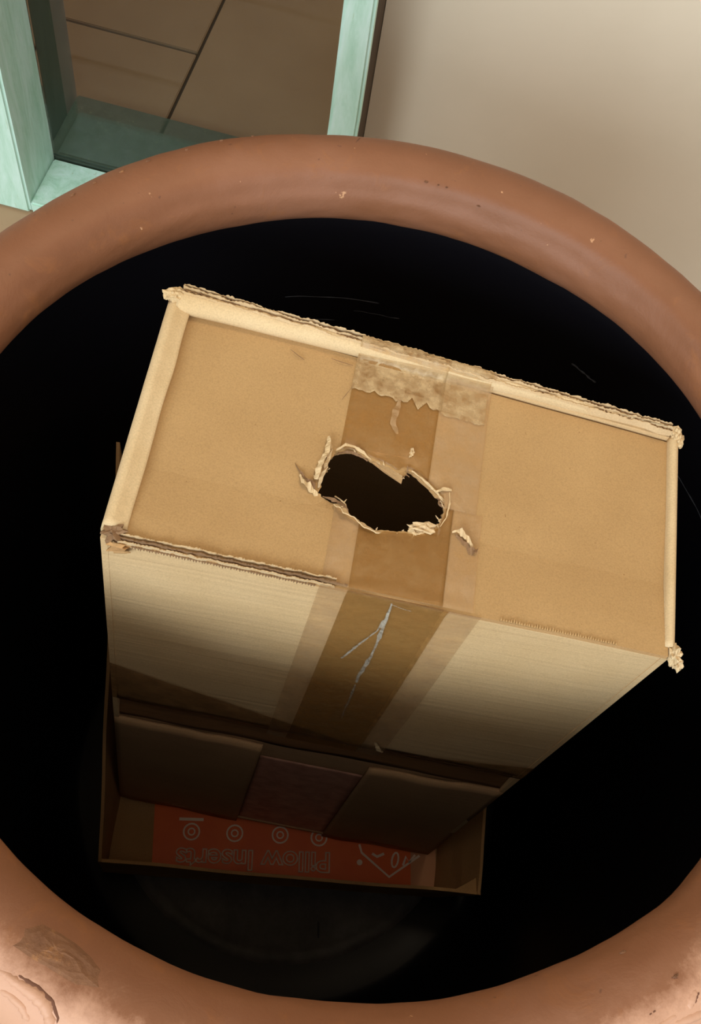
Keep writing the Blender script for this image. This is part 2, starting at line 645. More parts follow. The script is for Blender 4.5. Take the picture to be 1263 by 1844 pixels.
# spalled patch at the front left of the rim and the moulded leaf ornament on its outside
chip_out = [(-111.8, 92.8), (-112.0, 108.2), (-111.6, 116.4), (-111.0, 123.0), (-109.0, 124.3), (-107.1, 125.6), (-105.3, 123.0), (-103.9, 117.3), (-103.2, 104.1), (-105.0, 96.6), (-107.2, 94.4), (-109.7, 93.8)]
pot_parts.append(patch_on_lip('rim_chip', [(D(a + random.uniform(-.2, .2)), D(b + random.uniform(-1.0, 1.0))) for a, b in chip_out], 0.00035, TERRA_CHIP))
for st, rd in (([(-112.5, 66), (-110.8, 70), (-109.2, 71), (-107.6, 72), (-106.4, 69), (-105.5, 61), (-105.3, 50), (-106.2, 40)], 0.0034),
               ([(-111.5, 52), (-109.6, 58), (-108.2, 57), (-107.2, 49), (-107.2, 42)], 0.0026),
               ([(-104.3, 44), (-102.0, 50), (-99, 50), (-96, 42)], 0.0030),
               ([(-51.9, 80), (-50.4, 82), (-49.2, 83), (-47.6, 85), (-46.2, 84)], 0.0016),
               ([(-46.9, 62), (-46.4, 70), (-45.7, 75), (-44.9, 80)], 0.0026),
               ([(-46.5, 62), (-45.4, 67), (-44.4, 70), (-43, 74)], 0.0020),
               ([(-49.5, 62), (-48.0, 60), (-46.6, 57), (-44.8, 54), (-43, 54)], 0.0028),
               ([(-52, 62), (-50.5, 66), (-48.6, 68), (-47.6, 66)], 0.0022)):
    pot_parts.append(lip_stroke('leaf_relief', [(D(a), D(b)) for a, b in st], rd, TERRA, lift=-0.0012, flat=0.8))
# hairline cracks and knocks on the rim; painted shadow along the leaf relief
for st, rd in (([(-111.2, 76), (-109.6, 77), (-107.8, 78), (-106.0, 75), (-104.9, 66), (-104.7, 54)], 0.0013), ([(103.0, 56), (103.4, 60), (103.8, 70), (104.9, 90)], 0.0010), ([(92.6, 66), (92.8, 74), (93.2, 90)], 0.0007),
               ([(-46.7, 101), (-46.7, 97), (-46.2, 94), (-45.6, 96)], 0.0009),
               ([(-51.9, 78), (-50.4, 80.5), (-49.2, 81.5), (-47.6, 83)], 0.0008), ([(-46.2, 66), (-45.6, 72), (-44.8, 77)], 0.0010)):
    pot_parts.append(lip_stroke('crack_and_shade', [(D(a), D(b)) for a, b in st], rd, CRACK_SHADE, lift=-0.0004, flat=0.5))
for a, b, s in ((93.4, 125.4, 0.9), (91.5, 126, 0.5), (90.2, 126.3, 0.6), (84.7, 138, 0.8), (-48.9, 140, 1.1), (122.4, 58.7, 0.9), (127.4, 66, 1.0), (133, 70, 0.9), (136.9, 71.6, 1.1), (141, 72, 0.8), (144.4, 73.7, 1.0), (118, 52, 0.7), (-46.2, 96.5, 0.9)):
    pts = [(D(a + s * 0.4 * math.cos(k) * random.uniform(.6, 1.2)), D(b + s * 1.4 * math.sin(k) * random.uniform(.6, 1.2))) for k in np.linspace(0, 2 * math.pi, 8)[:-1]]
    pot_parts.append(patch_on_lip('rim_chip', pts, 0.0006, TERRA_CHIP))
# scuffs in the glaze
for ph0, ph1, z, w in ((112, 96, 0.575, 0.0007), (100, 92, 0.56, 0.0005), (62, 57, 0.60, 0.0012), (40, 24, 0.60, 0.0007), (120, 103, 0.545, 0.0005)):
    P = []
    for k in range(14):
        ph = D(ph0 + (ph1 - ph0) * k / 13)
        rr = 0.2855 - 0.0008
        P.append((rr * math.cos(ph), rr * math.sin(ph), z + 0.0012 * nz(k * 0.25, z * 50, 1)))
    pot_parts.append(tube('scuff', P, [w * (0.4 + abs(nz(k * .8, z * 9, 3))) for k in range(14)], SCUFF, 6))
for p0, p1 in (((0.069, -0.1432), (0.0729, -0.1592)), ((0.1269, -0.1349), (0.1240, -0.1455))):
    P = [V((p0[0] + (p1[0] - p0[0]) * k / 6, p0[1] + (p1[1] - p0[1]) * k / 6, 0.0835)) for k in range(7)]
    pot_parts.append(tube('scuff', P, [0.0012 * math.sin(math.pi * (k + .7) / 7.5) for k in range(7)], SCUFF, 6))
adopt(pot, *pot_parts)

# ------------------------------------------------------------------ tall taped cardboard box
BL, BR, FR, FL = V((-0.1548, 0.1254, 0.7187)), V((0.1896, 0.1377, 0.6963)), V((0.1944, -0.0258, 0.7053)), V((-0.1401, -0.0510, 0.7206))
FLb, FRb = V((-0.1723, -0.0737, 0.1106)), V((0.1697, -0.0497, 0.0956))
KUP = V((0.0506, 0.0362, 0.9981)).normalized()
AX = (FR - FL).normalized()
BX = (BL - FL).normalized()
DROP = (FLb - FL)
BLb, BRb = BL + (FLb - FL), BR + (FRb - FR)
BRb.z = 0.0910
FN = (FR - FL).cross(FL - FLb).normalized()      # front outward normal
if FN.y > 0:
    FN = -FN


def top_p(s, u, h=0.0):
    return (FL * (1 - s) + FR * s) * (1 - u) + (BL * (1 - s) + BR * s) * u + KUP * h


def front_p(s, t, out=0.0):
    return (FL * (1 - s) + FR * s) * (1 - t) + (FLb * (1 - s) + FRb * s) * t + FN * out


carton = empty('cardboard_box', ((FLb + BRb) / 2)[:])
tag(carton, 'tall brown cardboard box with a ragged torn hand hole and clear tape', 'box')
cp = []

HOLE = [(0.345, 0.373), (0.342, 0.388), (0.344, 0.422), (0.347, 0.461), (0.351, 0.494), (0.356, 0.518), (0.363, 0.532), (0.376, 0.544), (0.388, 0.549), (0.399, 0.547),
        (0.408, 0.541), (0.423, 0.532), (0.437, 0.528), (0.453, 0.52), (0.47, 0.508), (0.488, 0.494), (0.491, 0.515), (0.493, 0.531), (0.511, 0.512), (0.531, 0.486),
        (0.543, 0.464), (0.556, 0.445), (0.569, 0.428), (0.57, 0.395), (0.568, 0.366), (0.565, 0.341), (0.552, 0.311), (0.536, 0.294), (0.52, 0.279), (0.515, 0.269),
        (0.5, 0.266), (0.485, 0.263), (0.468, 0.255), (0.453, 0.249), (0.44, 0.256), (0.427, 0.265), (0.415, 0.275), (0.403, 0.285), (0.395, 0.305), (0.387, 0.326),
        (0.376, 0.323), (0.365, 0.324), (0.353, 0.334), (0.341, 0.346)]
W_, D_ = 0.336, 0.168
rag = []
for i, p in enumerate(HOLE):
    q = HOLE[(i + 1) % len(HOLE)]
    for k in range(3):
        f = k / 3
        j = 0.0016 if k else 0.0006
        rag.append((p[0] + (q[0] - p[0]) * f + random.uniform(-j, j), p[1] + (q[1] - p[1]) * f + random.uniform(-2 * j, 2 * j)))


def inside(poly, x, y):
    c = False
    n = len(poly)
    for i in range(n):
        x1, y1 = poly[i]
        x2, y2 = poly[i - 1]
        if (y1 > y) != (y2 > y) and x < (x2 - x1) * (y - y1) / (y2 - y1) + x1:
            c = not c
    return c


RA = np.array(rag)


def hole_dist(s, u):
    return float(np.sqrt((((RA - [s, u]) * [W_, D_]) ** 2).sum(1)).min())


def top_h(s, u):
    h = -0.0062 + 0.0012 * nz(s * 4, u * 3, 0.5)
    d = hole_dist(s, u)
    if d < 0.02:                       # the board sags and buckles round the torn hole
        w = (1 - d / 0.02) ** 2
        h += w * (-0.0012 + 0.0022 * nz(s * 30, u * 18, 2.2))
    h += -0.0012 * max(0, 1 - u / 0.10) * (0.5 + nz(s * 9, 0, 3))
    h += 0.0050 * max(0.0, 1 - max(u, 0) / 0.30)
    return h


def tri_panel(name, S0, S1, U0, U1, mats, th):
    pts = []
    bs = [S0 + (S1 - S0) * i / 60 for i in range(61)]
    us = [U0 + (U1 - U0) * i / 30 for i in range(31)]
    loop = [(s, U0) for s in bs] + [(S1, u) for u in us[1:]] + [(s, U1) for s in reversed(bs[:-1])] + [(S0, u) for u in reversed(us[1:-1])]
    pts += loop
    n0 = len(loop)
    edges = [(i, (i + 1) % n0) for i in range(n0)]
    pts += rag
    n1 = len(rag)
    edges += [(n0 + i, n0 + (i + 1) % n1) for i in range(n1)]
    for i in range(1, 50):
        for j in range(1, 26):
            s = S0 + (S1 - S0) * i / 50 + random.uniform(-.003, .003)
            u = U0 + (U1 - U0) * j / 26 + random.uniform(-.006, .006)
            if not inside(rag, s, u) and hole_dist(s, u) > 0.002:
                pts.append((s, u))
    vco, _, fcs, _, _, _ = geometry.delaunay_2d_cdt([V((p[0], p[1] * 0.5)) for p in pts], edges, [], 0, 1e-6)
    co = [(v.x, v.y * 2) for v in vco]
    fs = []
    for f in fcs:
        cx = sum(co[i][0] for i in f) / len(f)
        cy = sum(co[i][1] for i in f) / len(f)
        if not inside(rag, cx, cy):
            fs.append(tuple(f))
    o = mk(name, [top_p(s, u, top_h(s, u)) for s, u in co], fs, None, mats=mats)
    up = sum((p.normal.dot(KUP) * p.area for p in o.data.polygons))
    if up < 0:
        o.data.flip_normals()
    sm = o.modifiers.new('thickness', 'SOLIDIFY')
    sm.thickness = th
    sm.offset = -1
    sm.use_rim = True
    sm.material_offset_rim = 1
    for p in o.data.polygons:
        p.use_smooth = False
    return o


cp.append(tri_panel('top_panel', 0.030, 0.992, -0.008, 0.965, [K_TOP, K_TRAY], 0.0032))


# walls
def front_bow(s, t):
    b = 0.0016 * math.sin(math.pi * s) * math.sin(math.pi * min(1, t / .46)) + 0.0009 * nz(s * 5, t * 9, 4)
    return b - 0.0005


cp.append(slab('front_panel', lambda i, j: front_p(i, 0.007 + 0.451 * j, front_bow(i, 0.46 * j)), 60, 40, 0.004, K_FRONT, FN, True))


def band_out(s, t):
    return -0.0045 + 0.0015 * nz(s * 6, t * 20, 1) + 0.004 * abs(t - 0.50) / 0.06


cp.append(slab('seam_panel', lambda i, j: front_p(0.004 + 0.992 * i, 0.4585 + 0.082 * j, band_out(i, 0.4585 + .082 * j) - 0.001), 50, 8, 0.004, K_BAND, FN, True))
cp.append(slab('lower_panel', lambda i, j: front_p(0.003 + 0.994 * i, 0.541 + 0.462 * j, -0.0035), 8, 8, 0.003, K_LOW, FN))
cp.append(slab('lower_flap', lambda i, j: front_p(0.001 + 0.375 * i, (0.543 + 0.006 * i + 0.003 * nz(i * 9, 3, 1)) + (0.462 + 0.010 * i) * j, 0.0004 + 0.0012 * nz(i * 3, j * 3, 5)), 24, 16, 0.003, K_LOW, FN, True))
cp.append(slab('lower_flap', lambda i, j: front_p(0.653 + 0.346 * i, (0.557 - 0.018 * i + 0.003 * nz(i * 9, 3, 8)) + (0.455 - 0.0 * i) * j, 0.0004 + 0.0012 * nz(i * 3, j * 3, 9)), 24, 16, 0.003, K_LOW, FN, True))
LN = -AX
cp.append(slab('side_panel', lambda i, j: (FL * (1 - i) + BL * i) * (1 - j) + (FLb * (1 - i) + BLb * i) * j - KUP * 0.004 * (1 - j), 10, 20, 0.004, K_FRONT, -AX))
cp.append(slab('side_panel', lambda i, j: (FR * (1 - i) + BR * i) * (1 - j) + (FRb * (1 - i) + BRb * i) * j - KUP * 0.004 * (1 - j), 10, 20, 0.004, K_FRONT, AX))
cp.append(slab('back_panel', lambda i, j: (BL * (1 - i) + BR * i) * (1 - j) + (BLb * (1 - i) + BRb * i) * j - KUP * 0.003 * (1 - j), 10, 20, 0.004, K_FRONT, BX))
cp.append(slab('bottom_panel', lambda i, j: (FLb * (1 - i) + FRb * i) * (1 - j) + (BLb * (1 - i) + BRb * i) * j + KUP * 0.004, 4, 4, 0.003, K_LOW, KUP))

# folded edges standing proud of the recessed top
rings = []
for k in range(41):
    u = 0.035 + 0.935 * k / 40
    w = 0.040 + 0.0030 * nz(u * 5, 1, 1)
    a = 0.0006 * nz(u * 11, 2, 2)
    prof = [(-0.0035, -0.016), (-0.0045, -0.006), (-0.002, -0.0005 + a), (0.004, 0.0022 + a), (0.011, 0.0030 + a), (0.017, 0.0025 + a), (0.022, 0.0010 + a), (w - 0.004, -0.0006 + a), (w, -0.0012 + a), (w + 0.0006, -0.0022), (w - 0.006, -0.0040), (w - 0.010, -0.0060), (0.006, -0.012)]
    rings.append([top_p(s, u, h) for s, h in prof])
cp.append(sweep('folded_edge', rings, K_RIDGE))
rings = []
for k in range(81):
    s = 0.014 + 0.972 * k / 80
    w = 0.075 - 0.062 * s ** 0.6 + 0.006 * nz(s * 7, 1, 5)
    hh = 0.0062 - 0.003 * s + 0.0011 * nz(s * 16, 4, 2)
    prof = [(1 - w * 0.70, -0.0066), (1 - w * 0.86, -0.0050), (1 - w * 0.98, -0.0026), (1 - w, -0.0002), (1 - w * 0.90, 0.0022), (1 - w * 0.66, hh - 0.0012), (1 - w * 0.3, hh), (0.995, hh), (1.006, hh - 0.001), (1.012, hh - 0.004), (1.008, -0.012), (0.99, -0.016), (1 - w * 0.7, -0.011)]
    rings.append([top_p(s, u, h) for u, h in prof])
cp.append(sweep('folded_edge', rings, K_RIDGE))
rings = []
for k in range(41):
    u = 0.03 + 0.95 * k / 40
    a = 0.0007 * nz(u * 9, 2, 12)
    prof = [(0.986, -0.0066), (0.9865, -0.0028 + a), (0.990, -0.0008 + a), (0.996, 0.0 + a), (1.002, -0.001), (1.004, -0.004), (1.003, -0.014), (0.988, -0.014)]
    rings.append([top_p(s, u, h) for s, h in prof])
cp.append(sweep('folded_edge', rings, K_RIDGE))


# torn corrugated plies
def ply(name, fn, n, hfun, th, mat, nrm):
    """standing ribbon along a path with a ragged free edge"""
    vs, fs = [], []
    for k in range(n + 1):
        f = k / n
        p = V(fn(f))
        h = hfun(f)
        for d, e in ((0, 0), (0, 1), (1, 1), (1, 0)):
            vs.append(p + V(nrm) * (th * (d - .5)) + KUP * (h if e else -0.003))
    for k in range(n):
        a, b = 4 * k, 4 * k + 4
        for q in range(4):
            fs.append((a + q, a + (q + 1) % 4, b + (q + 1) % 4, b + q))
    fs += [(0, 1, 2, 3), (4 * n + 3, 4 * n + 2, 4 * n + 1, 4 * n)]
    return mk(name, vs, fs, mat)


def ragged(seed, lo, hi, fr=60):
    return lambda f: lo + (hi - lo) * (0.5 + 0.5 * nz(f * fr, seed, 0.3)) + (hi - lo) * 0.5 * random.random()


for q, (du, mt, lo, hi) in enumerate(((0.988, K_PALE, 0.0012, 0.0034), (0.999, K_DARK, 0.0002, 0.0020), (1.008, K_PALE, 0.0008, 0.0036), (1.018, K_DARK, -0.0004, 0.0016), (1.026, K_PALE, 0.0, 0.0030))):
    f_ = lambda f, du=du, q=q: top_p(0.02 + 0.965 * f, du + 0.008 * nz(f * 22, q * 3.3, 1) + (0.004 * math.sin(f * 420) if q in (1, 3) else 0) - 0.010 * f, 0.0046 - 0.0036 * f)
    cp.append(ply('torn_edge', f_, 300, ragged(q, lo, hi), 0.0006, mt, BX))
for q, (dn, mt, s0, s1, lo, hi) in enumerate(((0.0012, K_PALE, 0.03, 0.40, -0.0022, 0.0002), (-0.0006, K_DARK, 0.03, 0.42, -0.0012, 0.0010), (-0.0030, K_PALE, 0.03, 0.40, -0.0016, 0.0014),
                                              (0.0002, K_RIDGE, 0.40, 0.98, -0.0040, -0.0026), (-0.0026, K_RIDGE, 0.66, 0.98, -0.0034, -0.0016))):
    f_ = lambda f, dn=dn, s0=s0, s1=s1, q=q: front_p(s0 + (s1 - s0) * f, 0.0, dn + 0.0007 * nz(f * 15, q, 1)) - KUP * (0.0004 if q < 3 else 0.0022)
    cp.append(ply('torn_edge', f_, 170, ragged(q + 20, lo, hi, 40), 0.0006, mt, FN))


# perforation teeth along the front fold
def teeth(name, s0, s1, n, h, off, mat, down=True, hh=-0.001):
    vs, fs = [], []
    for k in range(n):
        s = s0 + (s1 - s0) * (k + 0.5 * random.random() * 0.4) / n
        w = (s1 - s0) / n * 0.38
        L = h * random.uniform(0.6, 1.25)
        d = -KUP if down else (BX * 0.9 + KUP * 0.25)
        a = front_p(s - w, 0, off) + KUP * hh
        b = front_p(s + w, 0, off) + KUP * hh
        c = front_p(s + random.uniform(-w, w) * .4, 0, off) + KUP * hh + d * L
        i = len(vs)
        e = FN * 0.0007 if down else KUP * 0.0007
        vs += [a, b, c, a - e, b - e, c - e]
        fs += [(i, i + 1, i + 2), (i + 5, i + 4, i + 3), (i, i + 3, i + 4, i + 1), (i + 1, i + 4, i + 5, i + 2), (i + 2, i + 5, i + 3, i)]
    return tag(mk(name, vs, fs, mat), kind='stuff')


cp.append(teeth('perforation_teeth', 0.055, 0.37, 64, 0.0030, 0.0024, K_DARK, True, -0.0030))
cp.append(teeth('perforation_teeth', 0.69, 0.90, 46, 0.0024, 0.0012, K_TOP, False, -0.0010))


def wad(name, c, r, sq, mat, seed, sub=3, jag=0.55):
    bm = bmesh.new()
    bmesh.ops.create_icosphere(bm, subdivisions=sub, radius=1.0)
    for v in bm.verts:
        p = v.co.copy()
        d = 1 + jag * nz(p.x * 1.9 + seed, p.y * 1.9, p.z * 1.9) + jag * 0.5 * nz(p.x * 5 + seed, p.y * 5, p.z * 5)
        q = p * d * r
        v.co = V(c) + AX * (q.x * sq[0]) + BX * (q.y * sq[1]) + KUP * (q.z * sq[2])
    me = bpy.data.meshes.new(name)
    bm.to_mesh(me)
    bm.free()
    me.materials.append(mat)
    o = bpy.data.objects.new(name, me)
    COL.objects.link(o)
    return o


# crushed corners
cp.append(wad('crushed_corner', top_p(0.012, 0.985, 0.002), 0.0055, (1.3, 0.9, 0.7), K_RIDGE, 1))
cp.append(wad('crushed_corner', top_p(0.004, 0.975, 0.004), 0.0050, (1.1, 0.8, 0.7), K_RIDGE, 7, jag=0.7))
cp.append(wad('crushed_corner', top_p(0.994, 0.985, 0.000), 0.0042, (0.8, 1.2, 0.9), K_RIDGE, 3, jag=0.6))
cp.append(wad('crushed_corner', top_p(1.004, 0.965, -0.001), 0.0042, (0.7, 1.3, 0.9), K_RIDGE, 9, jag=0.7))
cp.append(wad('crushed_corner', top_p(1.004, 0.005, -0.003), 0.0044, (0.7, 1.3, 1.1), K_RIDGE, 4, jag=0.7))
cp.append(wad('crushed_corner', top_p(1.012, -0.02, -0.005), 0.0040, (0.8, 0.9, 1.0), K_RIDGE, 5, jag=0.8))
cp.append(wad('crushed_corner', top_p(0.022, 0.025, -0.002), 0.0052, (1.2, 1.0, 0.6), K_DARK, 6, jag=1.0))


# ragged paper shreds
def shred(name, path, widths, mat, side, th=0.0006, seed=0):
    """thin torn strip: path points, half-widths, side = width direction"""
    P0 = [V(p) for p in path]
    P, WD = [], []
    R = random.Random(seed * 7 + 3)
    K = 5 if len(P0) < 12 else 1
    for i in range(len(P0) - 1):
        for k in range(K):
            f = k / K
            P.append(P0[i].lerp(P0[i + 1], f))
            WD.append(widths[i] * (1 - f) + widths[i + 1] * f)
    P.append(P0[-1])
    WD.append(widths[-1])
    n = len(P)
    vs, fs = [], []
    for i, p in enumerate(P):
        t = (P[min(i + 1, n - 1)] - P[max(i - 1, 0)]).normalized()
        sd = V(side)
        nrm = t.cross(sd).normalized()
        w = WD[i]
        c1, c2 = nz(i * 0.45, seed * 3.1, 0.2), nz(i * 0.45, seed * 3.1, 9.2)
        a = p + sd * w * (0.8 + 0.7 * c1 + R.uniform(-.18, .18)) + nrm * (w * 0.8 * c2)
        b = p - sd * w * (0.8 + 0.7 * c2 + R.uniform(-.18, .18)) - nrm * (w * 0.8 * c1)
        vs += [a, b, b - nrm * th, a - nrm * th]
    for i in range(n - 1):
        A, B = 4 * i, 4 * i + 4
        for q in range(4):
            fs.append((A + q, A + (q + 1) % 4, B + (q + 1) % 4, B + q))
    fs += [(0, 1, 2, 3), (4 * n - 1, 4 * n - 2, 4 * n - 3, 4 * n - 4)]
    return mk(name, vs, fs, mat)


def sp(s, u, h):
    return top_p(s, u, -0.0062 + h)


# lifted rolls of torn liner at the left of the hole
cp.append(shred('torn_shred', [sp(0.340, 0.575, 0.003), sp(0.341, 0.53, 0.004), sp(0.338, 0.48, 0.0045), sp(0.333, 0.43, 0.004), sp(0.332, 0.39, 0.002)], [0.00096, 0.00208, 0.00192, 0.00240, 0.00176], K_RIDGE, (AX * 0.8 + KUP * 0.6).normalized(), seed=1))
cp.append(shred('torn_shred', [sp(0.343, 0.565, 0.001), sp(0.348, 0.52, 0.003), sp(0.345, 0.46, 0.003), sp(0.341, 0.41, 0.003), sp(0.340, 0.365, 0.001)], [0.00098, 0.00140, 0.00154, 0.00210, 0.00084], K_PALE, (AX * 0.7 + KUP * 0.7).normalized(), seed=2))
cp.append(shred('torn_shred', [sp(0.290, 0.440, 0.0006), sp(0.303, 0.405, 0.0016), sp(0.318, 0.378, 0.0022), sp(0.334, 0.365, 0.0010)], [0.0003, 0.0010, 0.0016, 0.0020], K_DARK, BX, seed=3))
cp.append(shred('torn_shred', [sp(0.302, 0.392, 0.0018), sp(0.312, 0.368, 0.0030), sp(0.326, 0.350, 0.0022), sp(0.342, 0.335, -0.0010)], [0.0010, 0.0024, 0.0028, 0.0012], K_RIDGE, (BX * 0.9 + KUP * 0.3).normalized(), seed=4))
# top edge of the hole
cp.append(shred('torn_shred', [sp(0.358, 0.530, 0.001), sp(0.372, 0.556, 0.003), sp(0.390, 0.560, 0.002), sp(0.408, 0.548, 0.001), sp(0.424, 0.532, -0.001)], [0.00084, 0.00140, 0.00112, 0.00126, 0.00056], K_PALE, (BX * 0.8 + KUP * 0.6).normalized(), seed=5))
cp.append(shred('torn_shred', [sp(0.362, 0.524, -0.001), sp(0.378, 0.540, 0.0), sp(0.396, 0.545, -0.001), sp(0.418, 0.530, -0.002)], [0.0010, 0.0014, 0.0012, 0.0006], K_DARK, (BX * 0.8 + KUP * 0.6).normalized(), seed=6))
# tape and liner flap bent into the hole
flap = [(0.413, 0.565, 0.0002), (0.490, 0.578, 0.0002), (0.489, 0.500, -0.010), (0.455, 0.522, -0.008), (0.423, 0.536, -0.003)]
fp_ = [sp(a, b, c) for a, b, c in flap]
fv = fp_ + [p - KUP * 0.0008 for p in fp_]
cp.append(mk('bent_flap', fv, [(0, 1, 2, 3, 4), (9, 8, 7, 6, 5), (0, 5, 6, 1), (1, 6, 7, 2), (2, 7, 8, 3), (3, 8, 9, 4), (4, 9, 5, 0)], K_TRAY))
cp.append(wad('torn_tuft', sp(0.495, 0.600, 0.0005), 0.0026, (0.6, 1.2, 0.6), K_PALE, 12, jag=0.9))
# right hand rim
cp.append(shred('torn_shred', [sp(0.500, 0.525, 0.0), sp(0.520, 0.500, 0.001), sp(0.541, 0.470, 0.001), sp(0.562, 0.440, 0.0), sp(0.574, 0.420, 0.0)], [0.00048, 0.00072, 0.00084, 0.00096, 0.00048], K_PALE, (BX * 0.8 + KUP * 0.5).normalized(), seed=8))
cp.append(shred('torn_shred', [sp(0.548, 0.455, 0.0016), sp(0.560, 0.470, 0.003), sp(0.577, 0.478, 0.002)], [0.0006, 0.0016, 0.0008], K_RIDGE, BX, seed=9))
cp.append(shred('torn_shred', [sp(0.555, 0.462, 0.0), sp(0.562, 0.435, -0.002), sp(0.572, 0.410, -0.004)], [0.0035, 0.0040, 0.0010], K_DARK, AX, seed=10))
cp.append(shred('torn_shred', [sp(0.574, 0.470, 0.0012), sp(0.577, 0.42, 0.0020), sp(0.574, 0.36, 0.0016), sp(0.566, 0.32, 0.001)], [0.00030, 0.00060, 0.00060, 0.00030], K_PALE, AX, seed=11))
cp.append(wad('torn_tuft', sp(0.533, 0.292, 0.0005), 0.0052, (1.5, 0.7, 0.6), K_PALE, 15, jag=0.9))
cp.append(wad('torn_tuft', sp(0.520, 0.262, 0.0002), 0.0036, (0.9, 1.2, 0.4), K_RIDGE, 18, jag=0.9))
# curled tape lip along the front of the hole
cp.append(shred('torn_shred', [sp(0.372, 0.312, 0.0015), sp(0.388, 0.290, 0.0042), sp(0.410, 0.266, 0.0046), sp(0.434, 0.246, 0.0032), sp(0.455, 0.240, 0.0012), sp(0.480, 0.250, 0.0006)], [0.00105, 0.00255, 0.00255, 0.00180, 0.00105, 0.00038], K_PALE, (BX * 0.6 - KUP * 0.6 + AX * 0.2).normalized(), seed=12))
cp.append(shred('torn_shred', [sp(0.350, 0.336, 0.0), sp(0.366, 0.330, 0.0012), sp(0.383, 0.322, 0.001), sp(0.397, 0.298, 0.001), sp(0.404, 0.284, 0.0)], [0.00042, 0.00112, 0.00098, 0.00126, 0.00042], K_DARK, (BX * 0.8 + AX * 0.4).normalized(), seed=13))
cp.append(shred('torn_shred', [sp(0.372, 0.352, -0.001), sp(0.381, 0.338, 0.001), sp(0.392, 0.322, 0.001), sp(0.398, 0.300, 0.0)], [0.0003, 0.0006, 0.0005, 0.0003], K_PALE, AX, seed=14))
# loose torn bit on the right
cp.append(shred('torn_shred', [sp(0.588, 0.305, 0.002), sp(0.600, 0.312, 0.0045), sp(0.614, 0.290, 0.0035), sp(0.630, 0.250, 0.0015)], [0.00060, 0.00195, 0.00240, 0.00270], K_PALE, (BX * 0.8 + KUP * 0.5).normalized(), seed=15))
cp.append(shred('torn_shred', [sp(0.596, 0.296, 0.0012), sp(0.610, 0.276, 0.0016), sp(0.626, 0.240, 0.0022), sp(0.634, 0.243, 0.005)], [0.0010, 0.0022, 0.0030, 0.0022], K_DARK, (BX * 0.9 + KUP * 0.3).normalized(), seed=16))
for k in range(26):                     # fine fibres round the hole
    p = rag[random.randrange(len(rag))]
    d = V((random.uniform(-1, 1), random.uniform(-1, 1), random.uniform(0.1, .8))).normalized()
    L = random.uniform(0.002, 0.0055)
    b = sp(p[0], p[1], -0.0006)
    q = [b, b + (AX * d.x + BX * d.y + KUP * d.z) * L * .5, b + (AX * d.x + BX * d.y + KUP * d.z) * L + KUP * random.uniform(-.001, .001)]
    cp.append(shred('torn_shred', q, [0.0007, 0.0006, 0.0002], random.choice([K_PALE, K_PALE, K_RIDGE, K_DARK]), BX if abs(d.x) > abs(d.y) else AX, th=0.0003, seed=k))
# folded scrap at the front left corner, scrap on the seam
cp.append(shred('torn_shred', [front_p(0.030, 0.004, 0.003), front_p(0.030, 0.012, 0.0042), front_p(0.035, 0.024, 0.0022)], [0.006, 0.007, 0.0055], K_TRAY, AX, seed=30))
cp.append(shred('torn_shred', [front_p(0.624, 0.427, 0.001), front_p(0.634, 0.442, 0.003), front_p(0.647, 0.459, 0.002)], [0.0012, 0.0024, 0.0026], K_PALE, AX, seed=31))
# knife nicks in the top
for (a, b, c, d) in ((0.237, 0.913, 0.266, 0.886), (0.315, 0.921, 0.358, 0.919), (0.366, 0.83, 0.350, 0.752)):
    cp.append(shred('nick', [sp(a, b, .0008 + 0.0012), sp((a + c) / 2, (b + d) / 2 - .004, .0022), sp(c, d, .0012)], [0.0001, 0.0004, 0.0002], K_DARK, BX, th=0.0003, seed=33))


# ---- packing tape
def hole_edge(s, upper):
    us = [p[1] for p in rag if abs(p[0] - s) < 0.012]
    if not us or s < 0.345 or s > 0.568:
        return None
    mid = 0.40
    c = [u for u in us if (u > mid) == upper]
    if not c:
        return None
    return (max(c) if upper else min(c))


def tape_top(name, s0, s1, front, mat, lift, ns=24, nu=26, u_stop=None, jag=0.0):
    vs, fs = [], []
    for i in range(ns + 1):
        s = s0 + (s1 - s0) * i / ns
        e = hole_edge(s, not front)
        if front:
            ua, ub = -0.004, (e - 0.006 if e is not None else 0.40)
        else:
            ua, ub = (e + 0.006 if e is not None else 0.40), 1.012
        if u_stop is not None:
            if front:
                ub = min(ub, u_stop)
            else:
                ua = max(ua, u_stop + jag * nz(s * 70, 3, lift * 1e4) + jag * .5 * nz(s * 210, 3, 1))
        for j in range(nu + 1):
            u = ua + (ub - ua) * j / nu
            h = top_h(s, min(0.96, max(0.01, u))) + lift + 0.0004 * abs(nz(s * 60, u * 40, lift * 1e4))
            if u > 0.91:
                f = min(1, (u - 0.91) / 0.085)
                w = 0.075 - 0.062 * s ** 0.6
                f2 = max(0.0, min(1.0, (u - (1 - w) + 0.01) / w))
                h = h + (0.0046 - 0.003 * s - h + 0.0026 + lift) * (f2 ** 0.7)
            if front and u < 0.05:
                h = h + (-0.0008 + lift - h) * (1 - max(0, u) / 0.05) ** 1.5
            vs.append(top_p(s, u, h))
    for i in range(ns):
        for j in range(nu):
            a = i * (nu + 1) + j
            fs.append((a, a + nu + 1, a + nu + 2, a + 1))
    o = mk(name, vs, fs, mat, smooth=True)
    sm = o.modifiers.new('film', 'SOLIDIFY')
    sm.thickness = 0.00008
    return o


